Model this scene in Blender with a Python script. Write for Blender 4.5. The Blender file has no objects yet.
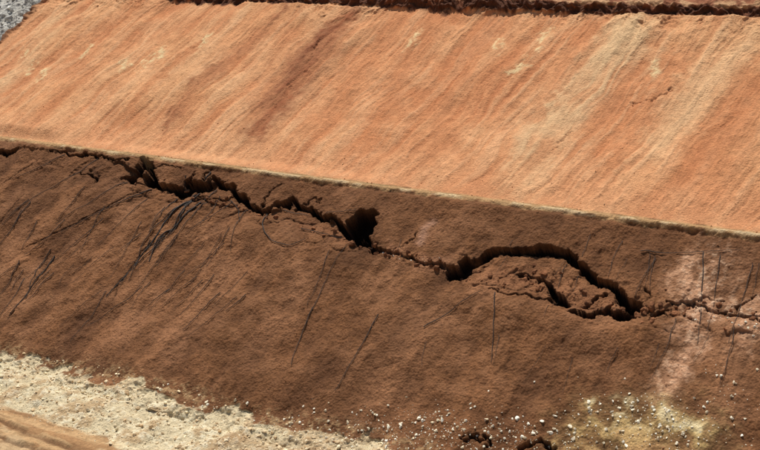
import bpy, math, numpy as np
rng=np.random.default_rng(7)
sc=bpy.context.scene
# ------------------------------------------------------------ viewpoint / survey
TH=math.radians(33); PI_=math.radians(13.2); FPX=1200.0
CAMZ=50.0
F=np.array([-math.sin(TH)*math.cos(PI_), math.cos(TH)*math.cos(PI_), -math.sin(PI_)])
R=np.array([math.cos(TH), math.sin(TH),0.0])
U=np.array([-math.sin(TH)*math.sin(PI_), math.cos(TH)*math.sin(PI_), math.cos(PI_)])
def ray(px,py): return F+R*(px-380)/FPX+U*(225-py)/FPX
A1=math.radians(38); A2=math.radians(34); B=0.9
Y1=100.0; d=ray(380,187); Z1=Y1*d[2]/d[1]
def on_plane(px,py,y0,z0,a,q0):
    d=ray(px,py); n=np.array([-math.sin(a),math.cos(a)])
    t=(n[0]*y0+n[1]*z0)/(n[0]*d[1]+n[1]*d[2])
    return t*d[0], q0+(t*d[1]-y0)*math.cos(a)+(t*d[2]-z0)*math.sin(a)
def low(p): return on_plane(p[0],p[1],Y1,Z1,A1,0.0)
def up(p): return on_plane(p[0],p[1],Y1+B,Z1,A2,B)
L1=-low((0,376))[1]
YT=Y1-L1*math.cos(A1); ZT=Z1-L1*math.sin(A1)
def flo(p):
    d=ray(*p); t=ZT/d[2]; return t*d[0], -L1-(YT-t*d[1])
crest=[(-200,-18),(-60,-14),(60,-10),(155,-2),(170,7),(182,13),(200,13),(216,12),(228,16),(245,9),(265,11),(285,8),(300,7),(325,1),(345,-2),(362,-1),(376,8),(392,7),(405,14),(440,19),(462,12),(480,16),(500,19),(520,11),(548,10),(580,15),(600,11),(620,14),(645,9),(660,12),(700,10),(730,14),(760,11),(900,15)]
cr=np.array([up(p) for p in crest]); Q2=float(np.median(cr[:,1]))
# ------------------------------------------------------------ noise
tabs={}
def vn(x,y,seed):
    if seed not in tabs: tabs[seed]=np.random.default_rng(seed).random((256,256)).astype(np.float32)
    T=tabs[seed]
    xi=np.floor(x).astype(np.int32); yi=np.floor(y).astype(np.int32)
    fx=(x-xi).astype(np.float32); fy=(y-yi).astype(np.float32)
    fx=fx*fx*(3-2*fx); fy=fy*fy*(3-2*fy)
    x0=xi&255; x1=(xi+1)&255; y0=yi&255; y1=(yi+1)&255
    a=T[y0,x0]; b=T[y0,x1]; c=T[y1,x0]; e=T[y1,x1]
    return (a+(b-a)*fx)*(1-fy)+(c+(e-c)*fx)*fy
def fbm(x,y,o,seed,g=0.5):
    s=0;a=1;t=0;ca,sa=math.cos(.6),math.sin(.6)
    for i in range(o):
        s=s+a*vn(x,y,seed+i); t+=a; a*=g
        x,y=(x*ca-y*sa)*2.03+17.3,(x*sa+y*ca)*2.03+5.1
    return s/t
def afbm(x,y,o,seed,g=0.5):   # anisotropic octaves, no rotation: keeps run-off streaks aligned
    s=0;a=1;t=0
    for i in range(o):
        s=s+a*vn(x,y,seed+i); t+=a; a*=g
        x,y=x*2.1+17.3+.15*y,y*1.7+5.1
    return s/t
def ridge(x,y,o,seed): 
    s=0;a=1;t=0;ca,sa=math.cos(.6),math.sin(.6)
    for i in range(o):
        s=s+a*(1-np.abs(2*vn(x,y,seed+i)-1)); t+=a; a*=.5
        x,y=(x*ca-y*sa)*2.03+17.3,(x*sa+y*ca)*2.03+5.1
    return s/t
def sst(a,b,x):
    t=np.clip((x-a)/(b-a),0,1); return t*t*(3-2*t)
# ------------------------------------------------------------ grid
def graded(x0,x1,s0,s1):
    v=[x0]
    while v[-1]<x1: v.append(v[-1]+s0+(s1-s0)*(v[-1]-x0)/(x1-x0))
    return v
xs=[-2500,-1800,-1200,-800,-600,-450,-360,-300,-260,-230]+list(np.arange(-215,-164,1.5))+graded(-163,-14,.14,.062)
xs+=list(np.arange(xs[-1]+.3,20,.5))+[24,30,40,55,80,120,180,260,400,700,1200,2000]
xs=np.array(xs)
qf=-L1-22
qs=[qf-2000,qf-1200,qf-700,qf-400,qf-250,qf-150,qf-100,qf-60,qf-40,qf-25,qf-15,qf-8,qf-4,qf-2,qf-1]+list(np.arange(qf,-L1-6,.16))+list(np.arange(-L1-6,-.6,.078))+list(np.arange(-.6,1.6,.06))+list(np.arange(1.6,Q2-1.5,.1))+list(np.arange(Q2-1.5,Q2+6,.07))
qs+=[qs[-1]+k for k in (.5,1.5,3,5,8,12,18,26,40,70,120,220,400,700,1200,2000)]
qs=np.array(qs)
def base(q):
    q=np.asarray(q,dtype=float)
    SC=1.3; aS=math.radians(67); RB=6; aR=math.radians(21)
    ky=[YT-(5000),YT,Y1,Y1+B]; kz=[ZT,ZT,Z1,Z1]; kq=[-L1-5000,-L1,0,B]
    def add(l,a):
        ky.append(ky[-1]+l*math.cos(a)); kz.append(kz[-1]+l*math.sin(a)); kq.append(kq[-1]+l)
    add(Q2-B,A2); add(SC,aS); add(RB,aR); add(5000,math.radians(1.5))
    return np.interp(q,kq,ky),np.interp(q,kq,kz)
def baseS(q):
    y=0;z=0
    for o,w in ((-.3,.15),(-.12,.2),(0,.3),(.12,.2),(.3,.15)):
        a,b=base(q+o); y=y+a*w; z=z+b*w
    return y,z
X,Q=np.meshgrid(xs,qs)
o=np.argsort(cr[:,0])
dlt=np.interp(xs,cr[o,0],cr[o,1])-Q2
dlt=dlt+(fbm(xs/1.6,xs*0+3,4,900)-.5)*2.2
dlt=np.where((xs<-175)|(xs>-10),dlt*0.6,dlt)
QE=Q-dlt[None,:]*sst(Q2-9,Q2-1,Q)
Yb,Zb=baseS(QE)
e=.15; ya,za=baseS(QE-e); yb,zb=baseS(QE+e)
ty,tz=(yb-ya),(zb-za); l=np.hypot(ty,tz); NY=-tz/l; NZ=ty/l
# ------------------------------------------------------------ masks helpers
wx=(fbm(X/1.1,Q/1.1,4,50)-.5)+(fbm(X/.4,Q/.4,2,56)-.5)*.4; wy=(fbm(X/1.1+40,Q/1.1,4,60)-.5)+(fbm(X/.4,Q/.4,2,66)-.5)*.45
def stroke(pts,widths,loc,warp=.9,fall=4.0):
    """normalised distance (d/halfwidth) to a polyline given in wall metres"""
    P=np.array([loc(p) for p in pts]); W=np.interp(np.linspace(0,1,len(P)),np.linspace(0,1,len(widths)),widths)
    out=np.full(X.shape,99.0)
    m=W.max()*fall+warp
    c0=np.searchsorted(xs,P[:,0].min()-m);c1=np.searchsorted(xs,P[:,0].max()+m)
    r0=np.searchsorted(qs,P[:,1].min()-m);r1=np.searchsorted(qs,P[:,1].max()+m)
    if c1<=c0 or r1<=r0: return out
    s=np.s_[r0:r1,c0:c1]
    x=X[s]+warp*wx[s]; q=Q[s]+warp*wy[s]; best=out[s].copy()
    for i in range(len(P)-1):
        ax,aq=P[i];bx,bq=P[i+1]; dx,dq=bx-ax,bq-aq; L=dx*dx+dq*dq+1e-9
        t=np.clip(((x-ax)*dx+(q-aq)*dq)/L,0,1)
        dd=np.hypot(x-ax-t*dx,q-aq-t*dq)/(W[i]+(W[i+1]-W[i])*t)
        best=np.minimum(best,dd)
    out[s]=best
    return out
def g(dn): return np.exp(-np.minimum(dn,6)**2)
def lin(c,k=.84):
    c=np.array(c)/255.0
    return np.where(c<.04045,c/12.92,((c+.055)/1.055)**2.4)*k*np.array([.97,1.0,1.0])
COL=np.zeros(X.shape+(3,),dtype=np.float32)
H=np.zeros(X.shape)
def mix(m,c):
    global COL
    m=np.clip(m,0,1)[...,None].astype(np.float32); COL=COL*(1-m)+np.array(c,dtype=np.float32)*m
wL=sst(-.05,-.8,Q)*sst(-L1-.5,-L1+1,Q); wU=sst(B+.2,B+2.0,Q)*sst(Q2+.2,Q2-.6,Q-dlt[None,:])
n1=fbm(X/9,Q/9,4,100); n2=fbm(X/1.6,Q/1.6,4,110); n3=fbm(X/.42,Q/.42,4,120,.65)
# ------------------------------------------------------------ LOWER FACE
mix(np.ones(X.shape),lin((138,92,59)))
mix(sst(.42,.62,n1)*.6,lin((118,78,49)))
xl=X-.12*Q
st=afbm(xl/1.8+.5*wx,Q/11,4,130)
mix(sst(.48,.72,st)*.5,lin((162,110,73)))
mix(sst(.5,.28,st)*.45,lin((102,66,42)))
mix(sst(.52,.75,n2)*.45,lin((158,110,76)))
mix(sst(.45,.25,n2)*.35,lin((98,63,40)))
pat=fbm(X/4.5,Q/4.5,4,136)
mix(sst(.55,.75,pat)*.4,lin((174,122,86))); mix(sst(.42,.28,pat)*.4,lin((94,61,39)))
H+=wL*((n1-.5)*1.6+(n2-.5)*.38+(n3-.5)*.17+(st-.5)*.5)
H+=wL*(ridge(X/.9,Q/1.3,3,140)-.5)*.13
mix(sst(-9,-2,Q)*sst(0,-.3,Q)*.4,lin((114,74,47)))
M=[(-60,150),(0,153),(25,150),(50,151),(78,154),(104,157),(125,165),(140,172),(160,184),(185,190),(203,186),(220,181),(238,192),(252,206),(272,210),(290,201),(312,208),(330,219),(345,232),(360,239),(374,247),(405,257),(430,263),(452,270),(468,262),(488,252),(520,249),(550,247),(570,255),(590,270),(610,284),(625,297),(636,306),(655,309),(672,301),(700,305),(730,314),(765,322),(830,335)]
MP=np.array([low(p) for p in M])
Dp=[(-60,0),(0,.25),(25,.2),(60,.15),(110,.25),(140,.7),(200,.8),(235,.45),(252,.35),(300,.35),(345,.7),(372,.6),(385,.15),(440,.1),(455,.5),(480,.75),(560,.8),(625,.7),(645,.3),(680,.15),(830,.1)]
mx=np.array([p[0] for p in M]); Dm=np.interp(mx,[p[0] for p in Dp],[p[1] for p in Dp])
oo=np.argsort(MP[:,0])
Xw=X+.9*wx; Qw=Q+1.0*wy
qc=np.interp(Xw,MP[oo,0],MP[oo,1]); Dx=np.interp(Xw,MP[oo,0],Dm[oo])
below=sst(.08,-.10,Qw-qc)
H-=wL*Dx*below*np.exp(np.minimum(Qw-qc,0)/3.2)
bulge=g(stroke([(480,300),(560,325),(640,335)],[2.2],low))*.5+g(stroke([(150,215),(260,235),(350,262)],[1.8],low))*.35
H+=wL*bulge
dark=np.exp(-((Qw-qc)/.15)**2)*sst(.15,.5,Dx)*.7*wL  # painted shade along the scarp face, added to by each crack
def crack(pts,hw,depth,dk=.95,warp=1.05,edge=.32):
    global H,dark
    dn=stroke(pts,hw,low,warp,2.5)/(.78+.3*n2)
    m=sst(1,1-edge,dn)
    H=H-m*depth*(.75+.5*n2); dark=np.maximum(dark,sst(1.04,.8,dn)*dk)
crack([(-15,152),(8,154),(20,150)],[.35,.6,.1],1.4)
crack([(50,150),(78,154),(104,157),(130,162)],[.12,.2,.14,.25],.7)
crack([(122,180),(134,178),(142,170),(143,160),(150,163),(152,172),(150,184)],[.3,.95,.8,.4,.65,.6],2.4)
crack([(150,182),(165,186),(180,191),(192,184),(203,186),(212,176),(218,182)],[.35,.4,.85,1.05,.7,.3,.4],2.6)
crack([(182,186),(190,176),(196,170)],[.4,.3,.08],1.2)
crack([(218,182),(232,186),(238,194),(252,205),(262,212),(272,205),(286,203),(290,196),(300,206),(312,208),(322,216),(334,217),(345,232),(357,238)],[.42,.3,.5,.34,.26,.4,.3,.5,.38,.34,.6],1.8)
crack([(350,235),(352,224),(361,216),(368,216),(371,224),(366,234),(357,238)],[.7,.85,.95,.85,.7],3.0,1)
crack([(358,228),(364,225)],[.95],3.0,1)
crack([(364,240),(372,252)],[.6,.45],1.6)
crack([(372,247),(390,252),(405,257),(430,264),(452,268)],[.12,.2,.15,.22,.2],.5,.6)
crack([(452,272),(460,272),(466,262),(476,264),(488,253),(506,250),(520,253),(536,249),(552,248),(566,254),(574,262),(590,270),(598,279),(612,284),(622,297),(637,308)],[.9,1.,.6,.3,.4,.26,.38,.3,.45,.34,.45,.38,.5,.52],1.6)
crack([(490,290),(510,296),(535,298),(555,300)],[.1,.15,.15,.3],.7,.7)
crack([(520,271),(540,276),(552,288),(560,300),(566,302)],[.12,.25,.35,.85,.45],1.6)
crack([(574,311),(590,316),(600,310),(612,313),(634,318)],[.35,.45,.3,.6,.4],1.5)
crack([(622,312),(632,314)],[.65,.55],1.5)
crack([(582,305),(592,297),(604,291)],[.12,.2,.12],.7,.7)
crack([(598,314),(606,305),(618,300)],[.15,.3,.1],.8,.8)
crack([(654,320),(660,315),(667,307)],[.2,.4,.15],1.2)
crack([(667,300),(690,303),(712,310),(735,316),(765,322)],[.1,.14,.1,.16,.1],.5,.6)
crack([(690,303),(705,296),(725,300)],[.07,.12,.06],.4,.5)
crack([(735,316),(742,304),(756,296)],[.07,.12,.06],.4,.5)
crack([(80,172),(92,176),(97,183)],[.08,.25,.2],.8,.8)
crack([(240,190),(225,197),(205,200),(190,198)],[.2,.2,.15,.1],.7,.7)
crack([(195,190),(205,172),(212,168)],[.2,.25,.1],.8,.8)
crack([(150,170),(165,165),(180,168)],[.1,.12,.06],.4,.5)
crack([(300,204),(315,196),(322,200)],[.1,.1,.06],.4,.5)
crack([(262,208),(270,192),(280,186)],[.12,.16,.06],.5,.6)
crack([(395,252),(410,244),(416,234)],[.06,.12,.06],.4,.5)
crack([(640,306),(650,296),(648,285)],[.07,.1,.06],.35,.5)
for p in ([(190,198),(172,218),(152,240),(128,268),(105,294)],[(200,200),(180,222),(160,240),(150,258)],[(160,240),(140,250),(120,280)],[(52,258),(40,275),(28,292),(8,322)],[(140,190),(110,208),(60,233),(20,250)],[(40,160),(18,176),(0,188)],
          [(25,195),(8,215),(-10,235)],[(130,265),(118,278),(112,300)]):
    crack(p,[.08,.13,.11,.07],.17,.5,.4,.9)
zone=g(stroke([(40,160),(150,185),(260,215),(370,245)],[1.6],low,1.2))+g(stroke([(470,270),(560,280),(640,310),(760,325)],[2.0],low,1.2))
web2=sst(.86,.97,ridge(X/2.1+wx*.8,Q/1.5,1,175))
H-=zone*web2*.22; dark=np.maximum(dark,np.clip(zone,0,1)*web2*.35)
H+=np.clip(zone,0,1)*(fbm(X/.9,Q/.9,3,180)-.5)*.5
mix(g(stroke([(385,250),(410,257),(440,264)],[.9],low))*sst(.4,.6,n2)*.6,lin((182,128,94)))
mix(g(stroke([(490,275),(530,280),(600,300)],[1.6],low))*.45,lin((164,110,76)))
mix(g(stroke([(300,222),(330,230),(345,238)],[.8],low))*.4,lin((162,108,74)))
mix(g(stroke([(420,242),(426,228),(432,224)],[.45],low,.8))*.7,lin((190,142,114)))
pk=g(stroke([(714,255),(706,285),(698,305)],[1.7,2.0,1.4],low,2.6))*.9+g(stroke([(692,318),(686,345),(674,380),(664,405)],[1.2,1.5,1.2,.8],low,3))*.85+g(stroke([(680,268),(705,300),(770,316)],[1.1],low,2.4))*.8+g(stroke([(752,312),(745,345)],[1.2],low,2.4))*.6
mix(pk*(.2+.9*sst(.35,.62,n2)),lin((204,152,116)))
mix(pk*sst(.5,.7,n3)*.5,lin((230,190,156)))
mix(pk*sst(.48,.3,pat)*.4,lin((130,88,60)))
mix(g(stroke([(612,350),(604,375),(595,395)],[1.0],low,1.5))*.4,lin((104,68,46)))
for p,w,s in (([(100,305),(70,345),(40,375)],[1.6,2.6],.6),([(230,215),(215,240)],[1.2],.4),([(560,360),(520,410)],[2.5],.35),([(320,360),(280,410)],[3],.35),([(110,190),(60,250)],[2],.35),([(660,230),(640,280)],[1.4],.35),([(600,240),(590,262)],[1.],.3)):
    mix(g(stroke(p,w,low,2))*s,lin((96,62,40)))
for p,w,s in (([(420,330),(380,410)],[3],.35),([(230,270),(180,330)],[3],.35),([(150,300),(100,350)],[2.],.3),([(740,350),(720,420)],[2.],.35),([(20,240),(-10,300)],[2.],.3),([(290,300),(250,360)],[1.6],.3)):
    mix(g(stroke(p,w,low,2))*s,lin((174,122,86)))
mix(dark,lin((40,25,18)))  # moist soil tone in the cracks, occlusion shade painted in with it
# ------------------------------------------------------------ UPPER FACE
up_m=sst(B-.1,B+.15,Q+(n2-.5)*.5)
COLL=COL.copy()
xf=X-.20*Q+.45*wx+(fbm(X/6,Q/6,2,190)-.5)*2.0
fan=afbm(xf/2.8,Q/17,4,200); fan2=afbm(xf/.75,Q/8,4,210,.6); big=fbm(X/13,Q/16,3,220); cloud=fbm(X/3.5,Q/3.5,4,225)
COL[:]=lin((223,156,108))
mix(sst(.42,.68,big)*.5,lin((229,168,117)))
mix(sst(.5,.72,fan)*.45,lin((234,179,130)))
mix(sst(.5,.30,fan)*.58,lin((200,125,80)))
mix(sst(.5,.75,fan2)*.3,lin((239,191,145)))
mix(sst(.48,.25,fan2)*.42,lin((182,112,72)))
mix(sst(.52,.75,cloud)*.25,lin((235,182,134))); mix(sst(.45,.28,cloud)*.25,lin((194,122,80)))
hi=sst(B+3,Q2-2,Q)
def su(pts,w,s,c,warp=2.6,mod=True):
    m=g(stroke(pts,w,up,warp))
    if mod: m=m*(.35+.95*sst(.36,.62,fan2*.4+fan*.35+cloud*.25))
    mix(m*s,lin(c))
DK=(162,98,64); OR=(198,121,76); LT=(230,193,146); CR=(238,212,160)
su([(350,12),(318,50),(285,90),(255,130)],[1.8,3.2,3.2,1.8],.78,DK)
su([(330,30),(300,62),(270,100)],[1.,1.6,.9],.38,(142,85,58))
su([(395,20),(350,80),(320,130)],[1.5,2,1.5],.5,OR)
su([(285,12),(235,55),(185,100),(160,130)],[.8,1.4,1.4,.7],.68,DK)
su([(430,25),(395,80),(365,150)],[1.8,2.2,1.],.5,OR)
su([(235,15),(170,70),(130,110)],[.9,1.2,.7],.45,OR)
su([(480,30),(450,90),(430,160)],[1.5,2,1],.45,OR)
su([(120,20),(70,80),(40,120)],[1.2,1.5],.35,OR)
su([(640,22),(600,70),(555,120),(515,180)],[2.8,3.6,3.4,2.0],.58,LT)
su([(745,30),(700,90),(660,150)],[2.6,2.6,1.4],.28,LT)
su([(680,60),(650,100),(610,170)],[1.2,1.6,1.2],.45,OR)
su([(760,90),(725,150),(700,215)],[2,3,2],.5,OR)
su([(590,30),(560,75),(530,120)],[1.2,1.4,.8],.4,OR)
su([(60,20),(20,70),(-20,100)],[2,2],.3,LT)
for p in ((535,52),(520,62),(500,40),(545,30),(35,62),(150,58),(165,48),(128,60),(90,45),(28,48),(655,60),(415,35),(45,70),(205,42)):
    m=g(stroke([p,(p[0]-6,p[1]+10)],[.55],up,2.2))*sst(.4,.6,n2*.5+n3*.5); mix(m*.8,lin(CR))
mix(sst(B+7,B+1,Q)*.4,lin((230,164,117)))
HU=(big-.5)*1.8+(fan-.5)*.52*(.4+.6*hi)+(fan2-.5)*.28+(n3-.5)*.10+(n2-.5)*.14+(cloud-.5)*.25
HU+=hi*(fbm(X/2.4,Q/4,4,230)-.5)*.4+sst(Q2-3,Q2-.5,Q)*(ridge(X/2.2+wx,Q/3,3,240)-.5)*.7
def gully(pts,hw,dep,loc=up,dk=.18):
    global HU
    dn=stroke(pts,hw,loc,1.8,2.5); m=sst(1,0,dn)*sst(.3,.6,cloud*.5+n2*.5); HU=HU-m*dep; mix(m*dk,lin(DK))
gully([(322,40),(300,70),(270,110)],[.3,.7,.3],.2)
gully([(575,128),(560,140),(548,160)],[.25,.5,.2],.15)
gully([(672,86),(655,98),(640,100),(618,104)],[.15,.25,.2,.15],.2,up,.3)
COLU=COL.copy()
COL=COLL*(1-up_m[...,None])+COLU*up_m[...,None]
H+=wU*HU
# ------------------------------------------------------------ BENCH LIP between the faces
lip=sst(-.5,-.05,Q+.8*wy)*sst(B+.3,B-.1,Q+.3*wy)
mix(lip*.8,lin((202,160,112)))
mix(sst(.2,.45,Q)*sst(B+.2,B-.1,Q)*sst(.5,.62,vn(X/3,Q,77))*.5,lin((128,112,76)))
mix(sst(-.4,0,Q)*sst(.5,.2,Q)*sst(.5,.62,fbm(X/2,Q,3,78))*.6,lin((234,206,162)))
H+=sst(-.7,-.1,Q)*sst(.5,.1,Q)*.22*(n2+n3-.2)
H-=sst(-.9,-.4,Q)*sst(0,-.4,Q)*.12
# ------------------------------------------------------------ UPPER SCARP + ground behind
Qe=Q-dlt[None,:]
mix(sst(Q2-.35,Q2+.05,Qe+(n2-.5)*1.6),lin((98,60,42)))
mix(sst(Q2,Q2+.5,Qe)*sst(.5,.62,n2)*.5,lin((150,92,62)))
mix(sst(Q2+1.1,Q2+1.35,Qe+(n2-.5)*.8)*.85,lin((160,102,72)))
mix(sst(Q2+1.05,Q2+1.3,Qe)*sst(Q2+2.6,Q2+1.8,Qe)*sst(.45,.58,n2)*.7,lin((214,170,126)))
mix(sst(Q2+3,Q2+5,Qe)*.6,lin((146,92,66)))
H+=sst(Q2-.4,Q2+.2,Qe)*sst(Q2+1.8,Q2+1.2,Qe)*(ridge(X/1.2,Q/1.0,3,250)-.65)*1.3
H+=sst(Q2+1.1,Q2+2.2,Qe)*(fbm(X/3,Q/2.5,5,260)-.5)*1.7*sst(Q2+60,Q2+20,Q)
gp=np.array([up((60,-14)),up((45,0)),up((22,20)),up((0,38)),up((-40,75)),up((-80,120))]); og=np.argsort(gp[:,1])
gx=np.interp(Q,gp[og,1],gp[og,0])
gs=gx-X+1.6*wx+(n2-.5)*.8
gm=sst(0,.5,gs)*sst(B,B+3,Q)
edge_m=np.exp(-((gs+.1)/.45)**2)*sst(B+2,B+5,Q)
mix(gm,lin((200,192,180))); mix(gm*sst(.45,.65,n2)*.5,lin((150,142,132))); mix(gm*sst(.6,.7,n1)*.6,lin((222,216,206)))
mix(edge_m*.8,lin((92,60,46)))
H-=gm*(1.0-(ridge(X/1.3,Q/1.3,4,270)-.5)*.7)
H+=edge_m*.25
# ------------------------------------------------------------ PALE RUBBLE BERM + PIT FLOOR
bt=np.array([low((-60,345)),low((0,356)),low((60,368)),low((120,381)),low((160,396)),low((200,404)),low((240,420)),low((290,428)),low((350,438)),low((420,460))])
ob=np.argsort(bt[:,0]); qt=np.interp(X,bt[ob,0],bt[ob,1])
bb=np.array([flo(p) for p in ((-60,392),(0,406),(60,426),(120,446),(170,458),(230,470),(300,485))])
ob=np.argsort(bb[:,0]); qb=np.interp(X,bb[ob,0],bb[ob,1])
jj=(n2-.5)*2.8+(fbm(X/3,Q/3,3,300)-.5)*3.8
bm=sst(qt+.25,qt-.05,Q+jj)*sst(qb-.4,qb+.4,Q+jj*.7)
floor=sst(-L1+.4,-L1-.4,Q)
mix(floor,lin((172,130,90)))
mix(floor*sst(.42,.6,fbm(X/8,Q/.8,4,310))*.6,lin((208,170,124)))
mix(floor*sst(.5,.3,fbm(X/10,Q/.5,4,320))*.5,lin((124,88,58)))
mix(floor*sst(.5,.65,fbm(X/3,Q/2,4,330))*.5,lin((218,188,146)))
mix(bm,lin((232,210,170)))
mix(bm*sst(.5,.68,n2)*.7,lin((190,152,108)))
mix(bm*sst(.52,.7,n3)*.5,lin((246,234,204)))
mix(bm*sst(.43,.28,pat)*.4,lin((172,132,92)))
mix(g((Q-qt-.4-jj*.3)/1.0)*sst(.5,.62,n3)*.5*(X<-45),lin((202,168,122)))
mid=(qt+qb)/2; hwid=np.maximum((qt-qb)/2,.5)
H+=1.1*sst(1.1,.1,np.abs(Q-mid-.5)/hwid)*(.6+.7*n1)
H+=bm*((n2-.5)*.9+(n3-.5)*.35)
for off in (1.8,3.6,6.4,8.2,11.5):
    c=qb-off+1.1*np.sin(X/9.0+off*.3)+wx*.3; rr=np.exp(-((Q-c)/.3)**2)*floor*(1-bm)*sst(.3,.55,n1)
    H-=rr*.2; mix(rr*.6,lin((98,66,44)))
    rr=np.exp(-((Q-c-.55)/.22)**2)*floor*(1-bm)*sst(.35,.55,n2); H+=rr*.14; mix(rr*.4,lin((218,182,134)))
H+=floor*(1-bm)*((n2-.5)*.4+(n3-.5)*.2)*sst(qf-30,qf,Q)
pr=g(stroke([(585,425),(620,432),(668,425),(700,440)],[2.0,2.2,1.6],low,2.8))*(.3+sst(.35,.6,n2))
mix(pr*.8,lin((208,176,116)));
mix(g(stroke([(590,408),(640,415),(690,430)],[.9],low,2.8))*sst(.45,.6,n2)*.9,lin((234,212,166)))
pr2=g(stroke([(590,440),(640,450),(660,470)],[2],low,2.))
mix(pr2*sst(.4,.6,n2)*.7,lin((208,162,110)))
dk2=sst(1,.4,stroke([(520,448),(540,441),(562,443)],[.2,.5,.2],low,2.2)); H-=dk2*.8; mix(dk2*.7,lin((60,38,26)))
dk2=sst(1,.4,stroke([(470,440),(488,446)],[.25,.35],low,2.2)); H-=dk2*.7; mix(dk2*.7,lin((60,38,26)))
COL*=(.72+.50*n3+.2*(n2-.5))[...,None]
COL=np.clip(COL,0.005,.9)
NV=np.stack([X,Yb+NY*H,Zb+NZ*H+CAMZ],-1)
# ------------------------------------------------------------ materials
def soil_mat(name,scale=1.0,bump=.06,rough=.95,lo=.68,hi_=1.36):
    m=bpy.data.materials.new(name); m.use_nodes=True; nt=m.node_tree; N=nt.nodes; Lk=nt.links
    bs=N['Principled BSDF']; bs.inputs['Roughness'].default_value=rough
    bs.inputs['Specular IOR Level'].default_value=.15
    at=N.new('ShaderNodeAttribute'); at.attribute_name='soil'
    tc=N.new('ShaderNodeTexCoord')
    a=N.new('ShaderNodeTexNoise'); a.inputs['Scale'].default_value=4*scale; a.inputs['Detail'].default_value=6; a.inputs['Roughness'].default_value=.8
    b=N.new('ShaderNodeTexVoronoi'); b.inputs['Scale'].default_value=4.5*scale
    Lk.new(tc.outputs['Object'],a.inputs['Vector']); Lk.new(tc.outputs['Object'],b.inputs['Vector'])
    mr=N.new('ShaderNodeMapRange'); mr.inputs[1].default_value=.3; mr.inputs[2].default_value=.7; mr.inputs[3].default_value=lo; mr.inputs[4].default_value=hi_
    Lk.new(a.outputs['Fac'],mr.inputs[0])
    mu=N.new('ShaderNodeVectorMath'); mu.operation='SCALE'; Lk.new(at.outputs['Color'],mu.inputs[0]); Lk.new(mr.outputs[0],mu.inputs['Scale'])
    Lk.new(mu.outputs[0],bs.inputs['Base Color'])
    ad=N.new('ShaderNodeMath'); ad.operation='MULTIPLY_ADD'; Lk.new(b.outputs['Distance'],ad.inputs[0]); ad.inputs[1].default_value=-.7; Lk.new(a.outputs['Fac'],ad.inputs[2])
    bp=N.new('ShaderNodeBump'); bp.inputs['Distance'].default_value=bump; bp.inputs['Strength'].default_value=1
    Lk.new(ad.outputs[0],bp.inputs['Height']); Lk.new(bp.outputs[0],bs.inputs['Normal'])
    return m
def grid_obj(name,r0,r1,mat):
    V=NV[r0:r1]; nr,nc=V.shape[:2]
    idx=np.arange(nr*nc).reshape(nr,nc)
    f=np.stack([idx[:-1,:-1],idx[:-1,1:],idx[1:,1:],idx[1:,:-1]],-1).reshape(-1,4)
    return mesh_np(name,V.reshape(-1,3),f,COL[r0:r1].reshape(-1,3),mat,True)
def mesh_np(name,V,f,C,mat,smooth):
    me=bpy.data.meshes.new(name); k=f.shape[1]
    me.vertices.add(len(V)); me.vertices.foreach_set('co',np.ascontiguousarray(V,dtype=np.float32).ravel())
    me.loops.add(f.size); me.loops.foreach_set('vertex_index',f.astype(np.int32).ravel())
    me.polygons.add(len(f)); me.polygons.foreach_set('loop_start',np.arange(0,f.size,k,dtype=np.int32)); 
    me.polygons.foreach_set('use_smooth',np.full(len(f),smooth))
    me.update(calc_edges=True)
    at=me.attributes.new('soil','FLOAT_COLOR','POINT')
    c4=np.ones((len(V),4),dtype=np.float32); c4[:,:3]=C; at.data.foreach_set('color',c4.ravel())
    me.materials.append(mat)
    ob=bpy.data.objects.new(name,me); sc.collection.objects.link(ob); return ob
i1=np.searchsorted(qs,-L1-5.5); i2=np.searchsorted(qs,-L1+1.0); i3=np.searchsorted(qs,B); i4=np.searchsorted(qs,Q2+1.5)
m_low=soil_mat('brown_soil',1.0,.12); m_up=soil_mat('orange_soil',1.2,.07,lo=.76,hi_=1.22); m_fl=soil_mat('floor_soil',1.0,.06); m_top=soil_mat('plateau_soil',.8,.1); m_b=soil_mat('pale_rubble',1.3,.1,.95,.78,1.22)
grid_obj('pit_floor_ground',0,i1+1,m_fl)
grid_obj('rubble_berm',i1,i2+1,m_b)
grid_obj('lower_slope_terrain',i2,i3+1,m_low)
grid_obj('upper_slope_terrain',i3,i4+1,m_up)
grid_obj('plateau_ground',i4,len(qs),m_top)
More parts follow.
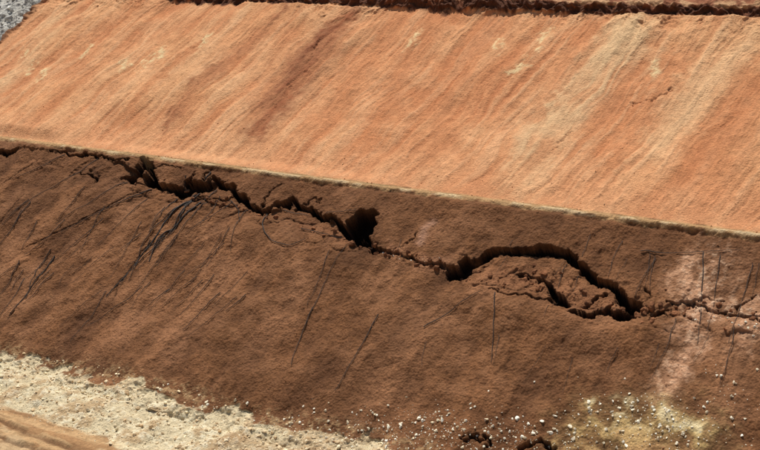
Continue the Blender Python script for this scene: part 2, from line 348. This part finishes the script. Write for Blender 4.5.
# ------------------------------------------------------------ stones
bpy.ops.mesh.primitive_ico_sphere_add(subdivisions=2,radius=1)
ico=bpy.context.object; iv=np.array([v.co[:] for v in ico.data.vertices]); iff=np.array([p.vertices[:] for p in ico.data.polygons]); bpy.data.objects.remove(ico)
tmpl=[]
for k in range(14):
    r=np.random.default_rng(500+k); v=iv.copy()
    for j in range(9):
        n=r.normal(size=3); n/=np.linalg.norm(n); dd=v@n; c=r.uniform(.45,.8)
        v=v-np.outer(np.maximum(dd-c,0),n)
    tmpl.append(v*r.uniform(.92,1.08,size=(len(v),1)))
def stones(name,xq,size,cols,mat,sink=.25):
    vs=[];fs=[];cs=[];n=0
    ci=np.clip(np.searchsorted(xs,xq[:,0]),0,len(xs)-1); ri=np.clip(np.searchsorted(qs,xq[:,1]),0,len(qs)-1)
    P=NV[ri,ci]
    for i in range(len(xq)):
        v=tmpl[rng.integers(14)]*rng.uniform(.6,1.3,3)*size[i]
        a,b,c=rng.uniform(0,6.28,3)
        Rz=np.array([[math.cos(a),-math.sin(a),0],[math.sin(a),math.cos(a),0],[0,0,1]]); Rx=np.array([[1,0,0],[0,math.cos(b),-math.sin(b)],[0,math.sin(b),math.cos(b)]])
        v=v@(Rz@Rx).T+P[i]+np.array([0,-.3,.9])*size[i]*(.5-sink)
        vs.append(v);fs.append(iff+n);n+=len(v)
        cs.append(np.tile(cols[i],(len(v),1)))
    return mesh_np(name,np.concatenate(vs),np.concatenate(fs),np.concatenate(cs),mat,False)
m_st=soil_mat('stone_surface',4,.02,.85,.85,1.15)
def scatter(pts,spread,n,loc):
    P=np.array([loc(p) for p in pts]); t=rng.uniform(0,len(P)-1.001,n); i=t.astype(int); f=(t-i)[:,None]
    return P[i]*(1-f)+P[i+1]*f+rng.normal(size=(n,2))*spread
def tone(n,a,b,j=.12):
    t=rng.random((n,1)); return (lin(a,1.1)*(1-t)+lin(b,1.1)*t)*rng.uniform(1-j,1+j,(n,1))
def sizes(n,a,b,p=2.5): return a+(b-a)*rng.random(n)**p
W=np.concatenate([scatter([(370,438),(420,434),(480,434),(545,430)],(4,1.1),420,low),scatter([(380,445),(450,450),(540,445),(620,440),(720,440)],(3,.9),340,low),scatter([(700,318),(735,324),(758,330)],(1.0,.4),24,low),
  scatter([(700,370),(730,395),(760,410)],(1.6,1.0),40,low),scatter([(590,410),(650,415),(690,430)],(2.4,1.),240,low),scatter([(200,408),(300,432),(350,446)],(3,.8),110,low),scatter([(395,255),(440,265)],(1,.3),10,low)])
stones('white_stones',W,sizes(len(W),.04,.19,3.2),tone(len(W),(248,240,220),(218,198,164)),m_st,.4)
n=3500; cx=rng.uniform(-130,-16,n); cq=-L1*rng.random(n)**.8
C=np.stack([cx,cq],1); stones('soil_clods',C,sizes(n,.03,.09,3),tone(n,(160,111,77),(130,87,58)),m_low,.6)
K=np.concatenate([scatter([(140,180),(200,195),(260,215),(350,238),(372,250)],(.8,.4),170,low),scatter([(390,254),(450,268)],(.7,.35),80,low),scatter([(470,278),(530,278),(600,302),(630,316)],(1.5,.8),170,low),scatter([(640,312),(700,306),(760,322)],(1.2,.6),90,low)])
stones('fracture_debris',K,sizes(len(K),.05,.4,4),tone(len(K),(150,99,67),(102,66,44)),m_low,.5)
n=5200; bx=rng.uniform(-150,-40,n); t=rng.beta(1.6,1.6,n); 
bq=np.interp(bx,xs,qb[0])+(np.interp(bx,xs,qt[0])-np.interp(bx,xs,qb[0]))*(t*1.25-.1)
stones('berm_rubble',np.stack([bx,bq],1),sizes(n,.05,.24,4),tone(n,(242,224,188),(200,166,124)),m_st,.4)
n=500; ux=rng.uniform(-150,-25,n); uq=B+rng.random(n)**2.5*10
stones('toe_stones',np.stack([ux,uq],1),sizes(n,.03,.1,4),tone(n,(226,184,140),(190,128,88)),m_up)
n=900; gq=rng.uniform(B+8,Q2+3,n); gxx=np.interp(gq,gp[og,1],gp[og,0])-rng.random(n)*22-.3
stones('grey_boulders',np.stack([gxx,gq],1),sizes(n,.1,.6,3),tone(n,(206,200,190),(154,148,140)),m_st)
# ------------------------------------------------------------ loose cables and roots on the slope
def flat_mat(n,c):
    m=bpy.data.materials.new(n); m.use_nodes=True; nt=m.node_tree; b=nt.nodes['Principled BSDF']; b.inputs['Roughness'].default_value=.8
    t=nt.nodes.new('ShaderNodeTexNoise'); t.inputs['Scale'].default_value=3; r=nt.nodes.new('ShaderNodeMixRGB')
    r.inputs[1].default_value=(*[v*.6 for v in c],1); r.inputs[2].default_value=(*[v*1.5 for v in c],1)
    nt.links.new(t.outputs['Fac'],r.inputs[0]); nt.links.new(r.outputs[0],b.inputs['Base Color']); return m
mh=flat_mat('black_rubber',(.02,.017,.014)); mr_=flat_mat('dark_root',(.024,.016,.011))
def path(pts,n=14,wob=.12):
    P=np.array([low(p) for p in pts]); tt=np.linspace(0,len(P)-1,n*(len(P)-1)+1)
    Q_=np.vstack([2*P[0]-P[1],P,2*P[-1]-P[-2]]); out=[]
    for t in tt:
        i=min(int(t),len(P)-2); f=t-i; p0,p1,p2,p3=Q_[i],Q_[i+1],Q_[i+2],Q_[i+3]
        out.append(.5*((2*p1)+(-p0+p2)*f+(2*p0-5*p1+4*p2-p3)*f*f+(-p0+3*p1-3*p2+p3)*f**3))
    out=np.array(out); k=rng.normal(size=out.shape)*wob; k[0]=k[-1]=0
    for _ in range(3): k[1:-1]=(k[:-2]+k[1:-1]+k[2:])/3
    out=out+k
    ci=np.clip(np.searchsorted(xs,out[:,0]),0,len(xs)-1); ri=np.clip(np.searchsorted(qs,out[:,1]),0,len(qs)-1)
    V=NV[ri,ci]+np.array([0,-.06,.10])
    for _ in range(2): V[1:-1]=V[:-2]*.25+V[1:-1]*.5+V[2:]*.25
    return V
def curves(name,paths,rads,mat):
    cu=bpy.data.curves.new(name,'CURVE'); cu.dimensions='3D'; cu.bevel_depth=1; cu.bevel_resolution=1
    for V2,rad in zip(paths,rads):
        sp=cu.splines.new('POLY'); sp.points.add(len(V2)-1); m=len(V2)-1
        for i,v in enumerate(V2): sp.points[i].co=(*v,1); sp.points[i].radius=rad*(1.1-.6*(i/m))
    cu.materials.append(mat); ob=bpy.data.objects.new(name,cu); sc.collection.objects.link(ob)
def hose(p,r=.045): curves('loose_cable',[path(p,14,.06)],[r],mh)
hose([(266,214),(264,228),(272,243),(290,247),(306,240)],.05)
hose([(278,206),(300,212),(335,214),(356,212)],.036)
hose([(192,196),(168,220),(150,244),(126,270),(104,296)],.085)
hose([(640,252),(680,253),(740,250)],.032)
hose([(703,252),(700,300),(697,345)],.032)
rp=[];rr_=[]
def rt(p,r=.036,w=.10): rp.append(path(p,14,w)); rr_.append(r*1.3)
rt([(205,196),(176,226),(158,240),(148,262)],.065); rt([(54,256),(42,274),(26,296),(10,318)],.055)
rt([(312,308),(300,335),(291,366)]);rt([(566,250),(560,275),(545,320)],.024);rt([(496,296),(494,330),(491,364)],.03);rt([(380,318),(358,356),(336,394)]);rt([(150,188),(110,210),(62,234)],.045)
rt([(198,186),(188,200),(182,218),(170,236)],.06);rt([(210,172),(196,192),(186,208),(168,236),(154,250)],.055);rt([(190,200),(166,218),(146,238),(136,256)],.045)
rt([(165,236),(150,252),(130,268),(118,284)],.045);rt([(150,240),(138,258),(126,280)],.04);rt([(225,196),(238,210),(238,226)],.03)
rt([(96,158),(70,178),(40,196),(8,218)],.035);rt([(126,182),(90,206),(56,226)],.035);rt([(64,154),(40,168),(12,182)],.035)
rt([(50,250),(40,264),(32,282),(26,300)],.04);rt([(32,204),(14,226),(-4,246)],.04);rt([(146,198),(122,222),(96,246)],.03)
rt([(720,255),(714,290),(706,332)],.022);rt([(752,262),(742,300),(728,346)],.024);rt([(424,330),(452,312),(480,294)],.032)
rt([(622,240),(612,258),(606,282)],.024);rt([(312,310),(328,276),(346,244)],.028);rt([(250,200),(238,222),(230,252)],.028);rt([(655,258),(642,280),(632,304)],.022)
rt([(330,252),(318,280),(306,306)],.026);rt([(236,196),(212,216),(186,234)],.03);rt([(300,228),(326,234),(352,232)],.026)
rt([(185,176),(174,198),(162,214),(150,232)],.045);rt([(215,188),(196,214),(176,240),(156,266)],.038);rt([(104,220),(80,240),(50,264)],.03)
rt([(590,235),(580,262),(572,290)],.02);rt([(676,320),(666,350),(652,380)],.02);rt([(735,330),(728,362),(720,390)],.02);rt([(20,262),(8,282),(-10,304)],.036)
for i in range(40):
    a=rng.uniform(5,270); b=rng.uniform(165,280)+a*.1; L=rng.uniform(25,70); an=math.radians(rng.uniform(30,58))
    rt([(a,b),(a-L*.5*math.sin(an)+rng.normal()*1.5,b+L*.5*math.cos(an)),(a-L*math.sin(an),b+L*math.cos(an))],rng.uniform(.018,.034),.05)
for i in range(14):
    a=rng.uniform(400,760); b=rng.uniform(330,370) if i%2 else rng.uniform(235,250)+(a-400)*.05; L=rng.uniform(20,50); an=math.radians(rng.uniform(5,35))
    rt([(a,b),(a-L*.5*math.sin(an)+rng.normal(),b+L*.5*math.cos(an)),(a-L*math.sin(an),b+L*math.cos(an))],rng.uniform(.012,.02),.05)
curves('exposed_roots',rp,rr_,mr_)
# ------------------------------------------------------------ light, sky, camera
S=np.array([-.30,.20,.93]); S/=np.linalg.norm(S)
el=math.asin(S[2]); az=math.atan2(S[0],S[1])
sun=bpy.data.lights.new('sun','SUN'); sun.energy=5.0; sun.angle=math.radians(.5); sun.color=(1,.955,.89)
so=bpy.data.objects.new('sun',sun); sc.collection.objects.link(so)
from mathutils import Vector, Matrix
so.rotation_euler=Vector(S.tolist()).to_track_quat('Z','Y').to_euler(); so.location=(0,0,150)
w=bpy.data.worlds.new('World'); sc.world=w; w.use_nodes=True; nt=w.node_tree
sk=nt.nodes.new('ShaderNodeTexSky'); sk.sky_type='NISHITA'; sk.sun_disc=False; sk.sun_elevation=el; sk.sun_rotation=az
nt.links.new(sk.outputs[0],nt.nodes['Background'].inputs[0]); nt.nodes['Background'].inputs[1].default_value=.075
cam=bpy.data.cameras.new('camera'); cam.sensor_width=36; cam.lens=36*FPX/760; cam.clip_end=6000
co=bpy.data.objects.new('camera',cam); sc.collection.objects.link(co); sc.camera=co
co.matrix_world=Matrix(((R[0],U[0],-F[0],0),(R[1],U[1],-F[1],0),(R[2],U[2],-F[2],CAMZ),(0,0,0,1)))
sc.view_settings.view_transform='Standard'; sc.view_settings.look='None'; sc.view_settings.exposure=0
